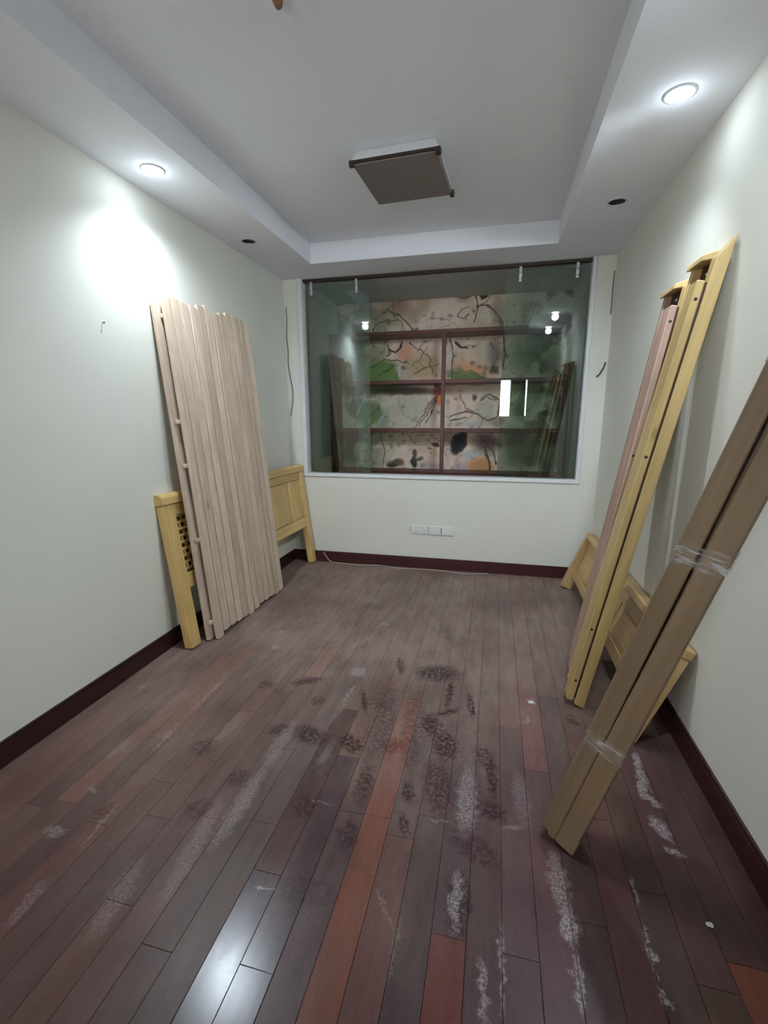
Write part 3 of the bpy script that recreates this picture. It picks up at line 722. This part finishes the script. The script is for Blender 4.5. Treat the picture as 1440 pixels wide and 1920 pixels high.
    f = noise(t, coords(t), 60, 3)
    t.links.new(mixc(t, maprange(t, f, 0.4, 0.7, 0, 0.12), at.outputs[0], (0.45, 0.38, 0.33)), b.inputs['Base Color'])
    b.inputs['Roughness'].default_value = 0.7
    return tag(link_mesh('wall_mural', me, mt), 'bird and flower wallpaper mural on the wall behind the red shelves', 'mural')
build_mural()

# red shelving standing in front of the mural
sh = empty('display_shelf', (0, 0, 0))
tag(sh, 'dark red wooden open shelving with a centre post inside the glazed niche', 'shelf')
SY0, SY1 = 0.65, 0.943
for z in (2.14, 1.68, 1.21, 0.78):
    boxes('shelf_board', [(NX0 + 0.035, NX1 - 0.035, SY0, SY1, z - 0.017, z + 0.017)], M_shelf, sh, bev=0.003)
boxes('centre_post', [(1.307, 1.345, SY0 - 0.006, SY0 + 0.028, 0.45, 2.157)], M_shelf, sh, bev=0.003)
boxes('side_post', [(NX0 + 0.003, NX0 + 0.034, SY0, SY1, 0.45, 2.157)], M_shelf, sh, bev=0.003)
boxes('side_post', [(NX1 - 0.034, NX1 - 0.003, SY0, SY1, 0.45, 2.157)], M_shelf, sh, bev=0.003)

# window frame round the opening
w1 = tag(boxes('window_1', [(OX0, OX0 + 0.044, -0.006, 0.1, OZ0, H), (OX1 - 0.030, OX1, -0.006, 0.1, OZ0, H), (OX0 + 0.044, OX1 - 0.030, -0.006, 0.1, OZ0, OZ0 + 0.026)], M_white, bev=0.002), 'wide glazed niche opening with a narrow white frame', kind='structure')
boxes('window_bead', [(OX0 + 0.010, OX0 + 0.020, -0.012, -0.006, OZ0 + 0.02, H)], M_white, w1)
boxes('window_bead', [(OX1 - 0.016, OX1 - 0.008, -0.012, -0.006, OZ0 + 0.02, H)], M_white, w1)
boxes('window_bead', [(OX0, OX1, -0.014, -0.006, OZ0 - 0.004, OZ0 + 0.010)], M_white, w1, bev=0.002)
boxes('window_track', [(OX0 + 0.044, OX1 - 0.030, 0.030, 0.075, H - 0.022, H)], M_steel, w1)

def pane(x0, x1, cx, label, dy):
    e = empty('sliding_glass_pane', (x0, 0.05 + dy, OZ0 + 0.026))
    tag(e, label, 'glass pane', 'hanging glass panes of the niche')
    w, h = x1 - x0, 2.455 - OZ0 - 0.026
    boxes('glass', [(0, w, -0.005, 0.005, 0.004, h)], M_glass, e)
    for c in cx:
        q = c - x0
        cl = boxes('hanger_clip', [(q - 0.011, q + 0.011, -0.014, -0.006, h - 0.085, h + 0.025)], M_chrome, e, bev=0.002)
        for zz in (h - 0.066, h - 0.02):
            b_ = lathe('bolt', [(0, -0.005), (0.009, -0.004), (0.009, 0.0), (0, 0.0)], M_chrome, cl, n=12)
            b_.location = (q, -0.014, zz)
            b_.rotation_euler = (math.radians(-90), 0, 0)
    return e
pane(0.205, 0.757, (0.242, 0.648), 'green-tinted glass pane hanging at the left end of the niche', 0.0)
pane(1.865, 2.476, (1.974, 2.388), 'green-tinted glass pane hanging at the right end of the niche', 0.0)

# small window in the wall behind the viewer (seen mirrored in the glass)
w2 = tag(boxes('window_2', [(WX0 - 0.03, WX0, YF - 0.08, YF + 0.01, WZ0 - 0.03, WZ1 + 0.03), (WX1, WX1 + 0.03, YF - 0.08, YF + 0.01, WZ0 - 0.03, WZ1 + 0.03),
      (WX0, WX1, YF - 0.08, YF + 0.01, WZ0 - 0.03, WZ0), (WX0, WX1, YF - 0.08, YF + 0.01, WZ1, WZ1 + 0.03)], M_white), 'small bright window in the wall behind the viewer', kind='structure')
boxes('window_pane', [(WX0, WX1, YF - 0.065, YF - 0.060, WZ0, WZ1)], M_winglass, w2)
boxes('shutter', [(2.085, 2.372, YF - 0.045, YF - 0.03, WZ0, WZ1)], M_shut, w2)

# made-up glazed door behind the viewer, added for soft fill light
d1 = tag(boxes('fill_door_1', [(DX0, DX0 + 0.05, YF - 0.08, YF, 0, DZ1), (DX1 - 0.05, DX1, YF - 0.08, YF, 0, DZ1), (DX0 + 0.05, DX1 - 0.05, YF - 0.08, YF, DZ1 - 0.05, DZ1), (DX0 + 0.05, DX1 - 0.05, YF - 0.08, YF, 0.0, 0.05), (DX0 + 0.05, DX1 - 0.05, YF - 0.08, YF, 0.05, 0.55)], M_white), 'added glazed door in the wall behind the viewer, for fill light', kind='structure')
boxes('fill_door_pane', [(DX0 + 0.05, DX1 - 0.05, YF - 0.045, YF - 0.04, 0.55, DZ1 - 0.05)], M_winglass, d1)

# ------------------------------------------------------------ downlights
def downlight(x, y, lit, label, power=1.0, tilt=20, back=12, cone=138):
    e = empty('ceiling_downlight', (x, y, H))
    tag(e, label, 'downlight', 'recessed downlights in the soffit')
    lathe('rim', [(0.0435, 0.004), (0.0435, -0.003), (0.047, -0.006), (0.054, -0.004), (0.056, 0.0)], M_grey, e)
    if lit:
        lathe('lens', [(0.0, -0.010), (0.018, -0.009), (0.034, -0.004), (0.0425, 0.004), (0.0425, 0.010)], M_lit, e)
        sp = bpy.data.lights.new('downlight_beam', 'SPOT')
        sp.energy = LAMP_W * power
        sp.color = LAMP_COL
        sp.spot_size = math.radians(cone)
        sp.spot_blend = 0.85
        sp.shadow_soft_size = 0.035
        so = bpy.data.objects.new('downlight_beam', sp)
        col.objects.link(so)
        so.parent = e
        so.location = (0, 0, -0.05)
        so.rotation_euler = (math.radians(back), math.radians(-tilt if x < 1.3 else tilt), 0)      # beam tilted to the room, to spare the near wall a hot spot
        pt = bpy.data.lights.new('downlight_glow', 'POINT')
        pt.energy = LAMP_W * 0.012
        pt.color = LAMP_COL
        pt.shadow_soft_size = 0.03
        po = bpy.data.objects.new('downlight_glow', pt)
        col.objects.link(po)
        po.parent = e
        po.location = (0, 0, -0.05)
    else:
        lathe('cup', [(0.0435, 0.0), (0.036, 0.035), (0.020, 0.050), (0.0, 0.052)], M_dark, e)
        lathe('bulb', [(0.0, 0.012), (0.015, 0.015), (0.022, 0.026), (0.020, 0.048), (0, 0.05)], M_dark, e)
    return e
downlight(*LIT[0], True, 'lit downlight in the left soffit above the slatted panel', 1.4, 17, 8, 158)
downlight(*LIT[1], True, 'lit downlight in the right soffit above the leaning rails', 1.3, 32, 22)
downlight(*LIT[2], True, 'lit downlight in the right soffit nearest the viewer, mirrored in the glass', 1.4, 32, 30)
downlight(*UNLIT[0], False, 'dark unlit downlight in the left soffit near the back wall')
downlight(*UNLIT[1], False, 'dark unlit downlight in the right soffit near the back wall')
downlight(*UNLIT[2], False, 'unlit downlight in the left soffit nearest the viewer')

# square ceiling lamp, unlit
cl = empty('ceiling_lamp', Matrix.Translation((1.315, -1.265, HT)) @ Matrix.Rotation(math.radians(-3.0), 4, 'Z'))
tag(cl, 'square white ceiling lamp with a dull brown diffuser, switched off', 'ceiling lamp')
def frustum(name, a0, b0, z0, a1, b1, z1, mt_, par):
    bm = bmesh.new()
    A = [bm.verts.new((sx * a0, sy * b0, z0)) for sx, sy in ((-1, -1), (1, -1), (1, 1), (-1, 1))]
    B = [bm.verts.new((sx * a1, sy * b1, z1)) for sx, sy in ((-1, -1), (1, -1), (1, 1), (-1, 1))]
    bm.faces.new(A)
    bm.faces.new(B)
    for k in range(4):
        bm.faces.new((A[k], A[(k + 1) % 4], B[(k + 1) % 4], B[k]))
    bmesh.ops.recalc_face_normals(bm, faces=bm.faces[:])
    bmesh.ops.bevel(bm, geom=bm.edges[:], offset=0.003, segments=1, affect='EDGES')
    me = bpy.data.meshes.new(name)
    bm.to_mesh(me)
    bm.free()
    return link_mesh(name, me, mt_, par)
frustum('housing', 0.195, 0.195, 0.0, 0.222, 0.235, -0.062, M_white, cl)
frustum('diffuser', 0.220, 0.232, -0.062, 0.214, 0.226, -0.078, M_diff, cl)
boxes('edge_trim', [(-0.226, 0.226, -0.240, -0.228, -0.074, -0.062)], M_steel, cl)
boxes('clip', [(0.205, 0.228, -0.238, -0.205, -0.084, -0.060)], M_steel, cl)
boxes('clip', [(0.205, 0.228, 0.200, 0.240, -0.084, -0.060)], M_steel, cl)
boxes('clip', [(-0.228, -0.205, -0.238, -0.215, -0.084, -0.060)], M_steel, cl)

# stub of brown wire left in the ceiling
tag(tube('ceiling_wire_stub', [(1.108, -2.375, HT + 0.002), (1.110, -2.36, HT - 0.02), (1.116, -2.345, HT - 0.036), (1.124, -2.345, HT - 0.030), (1.130, -2.355, HT - 0.012), (1.126, -2.37, HT + 0.002)], 0.009, M_brown), 'short loop of brown wire left in the ceiling', 'wire')

# ------------------------------------------------------------ slatted panels on the left
def slat_panel(name, M, n, width, length, th, mt_, label, jit, seed, battens):
    e = empty(name, M)
    tag(e, label, 'slat panel', 'slatted bed panels on the left wall')
    r = random.Random(seed)
    w = width / n
    for k in range(n):
        a, b_ = k * w + r.uniform(0.0026, 0.0052), (k + 1) * w - r.uniform(0.0026, 0.0052)
        z0, z1 = r.uniform(0.0, jit), length - r.uniform(0.0, jit * 1.2)
        sl = r.uniform(-0.006, 0.006)
        y0 = r.uniform(-0.0015, 0.0015)
        q = poly_prism('slat', [(a, z0 + 0.004), (a + 0.25 * w, z0), (b_ - 0.2 * w, z0), (b_, z0 + 0.005), (b_, z1 + sl), (a, z1 - sl)], 'y', y0, y0 + th, mt_, e, bev=0.001)
    for z in battens:
        boxes('batten', [(-0.012, width + 0.004, -0.019, -0.001, z - 0.02, z + 0.02)], M_slat2, e, bev=0.002)
    return e
# X from far to near along the wall, Y into the room, Z up the lean
zd = Vector((-0.172, 0.0, 2.0))
FR = frame((0.252 - 0.018, -0.772, 0.0), (-0.016 / 0.875, -1, 0), zd)
slat_panel('slatted_panel', FR, 12, 0.885, 2.03, 0.018, M_slat, 'raw pine panel of twelve slats leaning at the front against the left wall', 0.032, 3, ())
RR = frame((0.252 - 0.058, -0.800, 0.0), (-0.016 / 0.875, -1, 0), Vector((-0.172, -0.012, 2.0)))
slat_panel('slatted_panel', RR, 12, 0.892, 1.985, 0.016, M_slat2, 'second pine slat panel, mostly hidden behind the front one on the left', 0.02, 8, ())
# cross battens nailed to the back of the front panel
fp = [o for o in bpy.data.objects if o.name == 'slatted_panel'][0]
for z in (0.12, 0.64, 1.08, 1.33, 1.9):
    boxes('batten', [(0.02, 0.885 + (0.016 if z < 1.5 else -0.01), -0.0195, -0.002, z - 0.011, z + 0.011)], M_slat, fp, bev=0.002)

# ------------------------------------------------------------ headboard behind the slats
HB = frame((0.178, -0.022, 0.0), (0.105 - 0.178, -1.775, 0), (-0.112, 0.0, 0.92))
hb = empty('headboard', HB)
tag(hb, 'yellow pine headboard with a lattice at its near end, behind the slats on the left', 'headboard')
HL = 1.778
def leg(name, x0, x1, mt_, par, top=0.86, d=0.055):
    return poly_prism(name, [(x0 + 0.004, 0), (x1 - 0.004, 0), (x1, 0.012), (x1, top), (x0, top), (x0, 0.012)], 'y', 0, d, mt_, par, bev=0.004)
leg('leg', 0.0, 0.075, M_yel, hb)
leg('leg', HL - 0.085, HL, M_yel, hb)
poly_prism('top_rail', [(-0.004, 0.862), (0.060, 0.862), (0.060, 0.905), (0.040, 0.925), (0.006, 0.925), (-0.004, 0.915)], 'x', -0.005, HL + 0.005, M_yelx, hb, bev=0.003)
boxes('upper_rail', [(0.077, HL - 0.087, 0.008, 0.046, 0.795, 0.860)], M_yelx, hb, bev=0.003)
boxes('lower_rail', [(0.077, HL - 0.087, 0.008, 0.046, 0.350, 0.440)], M_yelx, hb, bev=0.003)
LX0 = HL - 0.087 - 0.215                      # lattice field
for sx in (0.285, 0.70, 1.08):
    boxes('stile', [(sx - 0.022, sx + 0.022, 0.010, 0.044, 0.442, 0.793)], M_yel, hb, bev=0.003)
boxes('stile', [(LX0 - 0.045, LX0, 0.010, 0.044, 0.442, 0.793)], M_yel, hb, bev=0.003)
for a, b_ in ((0.077, 0.263), (0.307, 0.678), (0.722, 1.058), (1.102, LX0 - 0.045)):
    boxes('panel', [(a + 0.002, b_ - 0.002, 0.018, 0.034, 0.444, 0.791)], M_yel, hb, bev=0.002)
for i in range(9):
    z = 0.455 + i * 0.0405
    boxes('lattice_bar', [(LX0 + 0.001, HL - 0.088, 0.020, 0.036, z, z + 0.015)], M_yelx, hb, bev=0.002)
for i in range(8):
    for j in range(4):
        x = LX0 + 0.018 + j * 0.052 + (0.026 if i % 2 else 0)
        if x + 0.014 < HL - 0.088:
            z = 0.470 + i * 0.0405
            boxes('lattice_pin', [(x, x + 0.014, 0.021, 0.035, z, z + 0.0255)], M_yel, hb)
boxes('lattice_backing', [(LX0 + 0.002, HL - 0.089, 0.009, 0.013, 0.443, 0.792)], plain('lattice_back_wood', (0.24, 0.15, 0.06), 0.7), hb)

# ------------------------------------------------------------ footboard on the right
FBL = 1.845
FB = frame((2.470, -2.070, 0.0), (0.0, 1.0, 0.0), (0.172, 0.0, 0.44))
fb = empty('footboard', FB)
tag(fb, 'low pine footboard leaning on the right wall behind the long rails', 'footboard')
poly_prism('leg', [(0.0, 0.0), (0.08, 0.0), (0.08, 0.425), (0.0, 0.425)], 'y', 0.0, 0.072, M_footz, fb, bev=0.004)
poly_prism('leg', [(FBL - 0.05, 0.0), (FBL, 0.0), (FBL, 0.425), (FBL - 0.05, 0.425)], 'y', -0.004, 0.078, M_footz, fb, bev=0.004)
boxes('top_rail', [(-0.004, FBL + 0.004, -0.004, 0.074, 0.427, 0.470)], M_foot, fb, bev=0.006)
boxes('upper_rail', [(0.082, FBL - 0.052, 0.004, 0.036, 0.345, 0.425)], M_foot, fb, bev=0.003)
boxes('lower_rail', [(0.082, FBL - 0.052, 0.004, 0.036, 0.105, 0.165)], M_foot, fb, bev=0.003)
sx = [0.082, 0.42, 0.78, 1.14, 1.50, FBL - 0.052]
for i in range(1, 5):
    boxes('stile', [(sx[i] - 0.02, sx[i] + 0.02, 0.005, 0.034, 0.167, 0.343)], M_footz, fb, bev=0.003)
for i in range(5):
    a, b_ = sx[i] + (0.022 if i else 0.002), sx[i + 1] - (0.022 if i < 4 else 0.002)
    boxes('panel', [(a, b_, 0.010, 0.024, 0.167, 0.343)], M_foot, fb, bev=0.002)

# ------------------------------------------------------------ long side rails on the right
def side_rail(M, L, width, th, mweb, mfl, mcl, label, cut, lw):
    e = empty('bed_side_rail', M)
    tag(e, label, 'bed rail', 'long bed side rails on the right wall')
    # wide web at the wall side, thick near flange, ledger strip standing off the flange, end block over a dark hook hollow
    boxes('web', [(0.05, width, 0.0, 0.022, 0.012, L - 0.018)], mweb, e, bev=0.002)
    poly_prism('flange', [(0.0, 0.0), (th, 0.012), (th, L - 0.055), (0.0, L + cut)], 'x', 0.0, 0.049, mfl, e, bev=0.003)
    boxes('groove_shade', [(0.012, 0.046, th - 0.002, th + 0.007, 0.04, L - 0.14)], M_steel, e)  # dark strip painting the shade of the open groove beside the ledger
    boxes('ledger', [(0.008, 0.008 + lw, th + 0.007, th + 0.036, 0.022, L - 0.135)], mcl, e, bev=0.004)
    boxes('lip', [(width - 0.030, width, 0.0225, th + 0.012, 0.02, L - 0.05)], mweb, e, bev=0.003)
    poly_prism('end_block', [(0.0, L - 0.040), (th + 0.030, L - 0.062), (th + 0.030, L - 0.040), (0.0, L - 0.008)], 'x', 0.050, width, mfl, e, bev=0.003)
    hk = boxes('hook_plate_and_shade', [(0.050, width - 0.031, 0.0225, 0.027, L - 0.150, L - 0.050)], M_steel, e)  # dark hook plate, widened across the web to paint the hollow's shade
    for zz in (L - 0.125, L - 0.085):
        s_ = lathe('screw', [(0, 0.004), (0.006, 0.003), (0.007, 0.0)], M_chrome, hk, n=10)
        s_.location = (0.5 * (0.050 + width - 0.031), 0.027, zz)
        s_.rotation_euler = (math.radians(-90), 0, 0)
    for zz in (0.13, 0.40, L * 0.6, L - 0.20):
        s_ = lathe('screw_hole', [(0, 0.0012), (0.006, 0.001), (0.006, 0.0)], M_dark, e, n=10)
        s_.location = (0.0078, th + 0.022, zz)
        s_.rotation_euler = (0, math.radians(-90), 0)
    return e
RA = lean_frame((2.300, -1.868, 0.0), (0.03, 1.0, 0.024), (2.640 - 2.300, -0.062, 1.97))
side_rail(RA, 1.985, 0.215, 0.046, M_rail, M_rail, M_rail, 'yellow pine bed rail with a pointed top end, leaning on the right wall', 0.022, 0.085)
RB = lean_frame((2.345, -1.640, 0.0), (0.0, 1.0, 0.0), (2.640 - 2.345, 0.0, 1.95))
side_rail(RB, 1.955, 0.235, 0.040, M_pink, M_rail, M_pink, 'pinkish pine bed rail leaning on the right wall just beyond the yellow rail', 0.0, 0.10)

# ------------------------------------------------------------ two beams taped together, nearest on the right
ax = Vector((2.60 - 2.09, -2.78 + 2.62, 1.927))
TB = lean_frame((2.09, -2.62, 0.0), (0.86, -0.51, 0.0), ax)
tb = empty('taped_beam_pair', TB)
tag(tb, 'long brown pine beams bound with clear tape, leaning nearest the viewer on the right', 'beams')
# local X across the face, -Y toward the viewer
BL = 2.0
th = 0.045
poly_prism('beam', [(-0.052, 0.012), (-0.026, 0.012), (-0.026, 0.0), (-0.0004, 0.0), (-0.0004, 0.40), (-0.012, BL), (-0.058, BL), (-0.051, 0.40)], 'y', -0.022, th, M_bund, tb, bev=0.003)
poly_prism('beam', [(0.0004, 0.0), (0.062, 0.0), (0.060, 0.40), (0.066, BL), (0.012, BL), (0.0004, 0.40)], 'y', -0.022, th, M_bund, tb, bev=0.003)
boxes('beam', [(-0.034, 0.034, 0.046, 0.074, 0.03, BL - 0.03)], M_bund, tb, bev=0.003)  # backing board added behind the gap so it stays dark
boxes('end_plate', [(-0.048, -0.027, -0.012, 0.03, 0.004, 0.011)], M_steel, tb)
def tape(z, h, x0, x1, seed):
    bm = bmesh.new()
    r = random.Random(seed)
    e_ = 0.0018
    pr_ = [(x0 - e_, -0.022 - e_), (x0 * 0.5, -0.022 - e_), (0.0, -0.0225 - e_), (x1 * 0.5, -0.022 - e_), (x1 + e_, -0.022 - e_), (x1 + e_, 0.075 + e_), (0.0, 0.075 + e_), (x0 - e_, 0.075 + e_)]
    rows = []
    for j in range(5):
        zz = z + h * (j / 4 - 0.5)
        rows.append([bm.verts.new((x + r.uniform(-0.0006, 0.0006), y + r.uniform(-0.001, 0.0003) * (1 if y < 0 else -1), zz + 0.10 * x + r.uniform(-0.002, 0.002))) for x, y in pr_])
    for a, b_ in zip(rows, rows[1:]):
        for k in range(len(pr_)):
            k2 = (k + 1) % len(pr_)
            bm.faces.new((a[k], a[k2], b_[k2], b_[k]))
    bmesh.ops.recalc_face_normals(bm, faces=bm.faces[:])
    me = bpy.data.meshes.new('tape_band')
    bm.to_mesh(me)
    bm.free()
    return tag(link_mesh('tape_band', me, M_tape, tb), 'shiny clear tape band')
def edge_at(z):
    s = z / BL
    return -0.051 - 0.008 * max(0, s - 0.2), 0.0605 + 0.006 * s
for z, h, sd in ((0.40, 0.055, 1), (1.02, 0.06, 2), (1.52, 0.06, 3)):
    a, b_ = edge_at(z)
    tape(z, h, a, b_, sd)

def settle(e):
    """rest the lowest corner of a leaning thing on the floor"""
    bpy.context.view_layer.update()
    lo = min((c.matrix_world @ v.co).z for c in e.children if c.type == 'MESH' for v in c.data.vertices)
    e.location.z -= lo - 0.0005
for e_ in (tb, hb, fb) + tuple(o for o in bpy.data.objects if o.parent is None and o.name.split('.')[0] in ('bed_side_rail', 'slatted_panel')):
    settle(e_)

# ------------------------------------------------------------ small things on the back wall and floor
def socket(x0, x1, z0, z1, kind, label):
    e = empty('wall_socket', ((x0 + x1) / 2, 0, z0))
    tag(e, label, 'socket', 'white wall sockets on the back wall')
    w, h = (x1 - x0) / 2, z1 - z0
    pl = boxes('plate', [(-w, w, -0.010, 0.0, 0, h)], M_plastic, e, bev=0.003)
    if kind == 'sockets':
        for q in (-0.45, 0.45):
            boxes('insert', [(q * w - 0.030, q * w + 0.030, -0.0125, -0.010, 0.014, h - 0.014)], M_plastic, e, bev=0.001)
            for dx, z_ in ((-0.011, 0.026), (0.011, 0.026), (-0.007, 0.052), (0.007, 0.052)):
                boxes('pin_slot', [(q * w + dx - 0.0016, q * w + dx + 0.0016, -0.0132, -0.0124, z_, z_ + 0.010)], M_slot, e)
    else:
        boxes('insert', [(-w + 0.012, -0.004, -0.0125, -0.010, 0.012, h - 0.012)], M_plastic, e, bev=0.001)
        boxes('insert', [(0.004, w - 0.012, -0.0125, -0.010, 0.012, h - 0.012)], M_plastic, e, bev=0.001)
        boxes('pin_slot', [(-0.002, 0.002, -0.0132, -0.0100, 0.010, h - 0.012)], M_slot, e)
    return e
socket(1.138, 1.294, 0.318, 0.400, 'sockets', 'white double socket plate on the back wall, the left of the pair')
socket(1.300, 1.526, 0.314, 0.396, 'blank', 'wider white socket plate on the back wall, the right of the pair')

tag(tube('floor_cable', [(0.300, -0.012, 0.090), (0.335, -0.022, 0.05), (0.375, -0.034, 0.012), (0.47, -0.045, 0.004), (0.59, -0.060, 0.004), (0.70, -0.052, 0.004), (0.79, -0.034, 0.004), (0.88, -0.032, 0.004),
     (0.99, -0.062, 0.004), (1.10, -0.070, 0.004), (1.285, -0.050, 0.004), (1.42, -0.056, 0.004), (1.577, -0.080, 0.004), (1.68, -0.082, 0.004), (1.77, -0.052, 0.004), (1.83, -0.040, 0.004)], 0.0038, M_cable),
    'thin pale cable lying on the floor along the back baseboard', 'cable')
tag(tube('hanging_wire', [(0.022, -0.005, 2.28), (0.024, -0.006, 2.15), (0.018, -0.008, 2.02), (0.026, -0.008, 1.92), (0.022, -0.009, 1.80), (0.036, -0.011, 1.70), (0.056, -0.013, 1.58), (0.050, -0.012, 1.48), (0.034, -0.010, 1.40), (0.022, -0.004, 1.352)], 0.0032, M_wire),
    'thin dark wire hanging in the corner left of the glazed niche', 'wire')
tag(tube('corner_wire', [(2.636, -0.006, 2.39), (2.634, -0.008, 2.28), (2.637, -0.007, 2.18), (2.636, -0.006, 2.09)], 0.0032, M_wire),
    'short dark wire running down the corner right of the glazed niche', 'wire')
tag(tube('wire_end', [(2.632, -0.002, 1.745), (2.622, -0.020, 1.722), (2.614, -0.024, 1.70), (2.606, -0.028, 1.69), (2.598, -0.026, 1.67), (2.586, -0.022, 1.652), (2.572, -0.018, 1.643)], 0.0058, M_wire),
    'curled dark wire end sticking out of the wall right of the glazed niche', 'wire')
nl = lathe('wall_nail', [(0, 0.012), (0.004, 0.012), (0.004, 0.010), (0.0016, 0.010), (0.0016, -0.002)], M_steel, None, n=10)
nl.location = (0.0, -2.01, 1.788)
nl.rotation_euler = (0, math.radians(90), 0)
tag(nl, 'small nail in the left wall near the viewer', 'nail')
# crumbs of plaster on the boards
def crumb(x, y, r, label, seed):
    rr = random.Random(seed)
    bm = bmesh.new()
    bmesh.ops.create_icosphere(bm, subdivisions=2, radius=r)
    for v in bm.verts:
        k = rr.uniform(0.7, 1.15)
        v.co = Vector((v.co.x * k * 1.3, v.co.y * k, max(v.co.z * k * 0.45, -r * 0.3)))
    me = bpy.data.meshes.new('plaster_crumb')
    bm.to_mesh(me)
    bm.free()
    o = link_mesh('plaster_crumb', me, M_plastic)
    o.location = (x, y, r * 0.29)
    return tag(o, label, 'debris')
crumb(*(2.061, -1.875), 0.010, 'white plaster crumb on the floor near the foot of the yellow rail', 1)
crumb(*(2.46, -2.79), 0.008, 'white crumb on the floor at the right, between the taped beams and the viewer', 2)
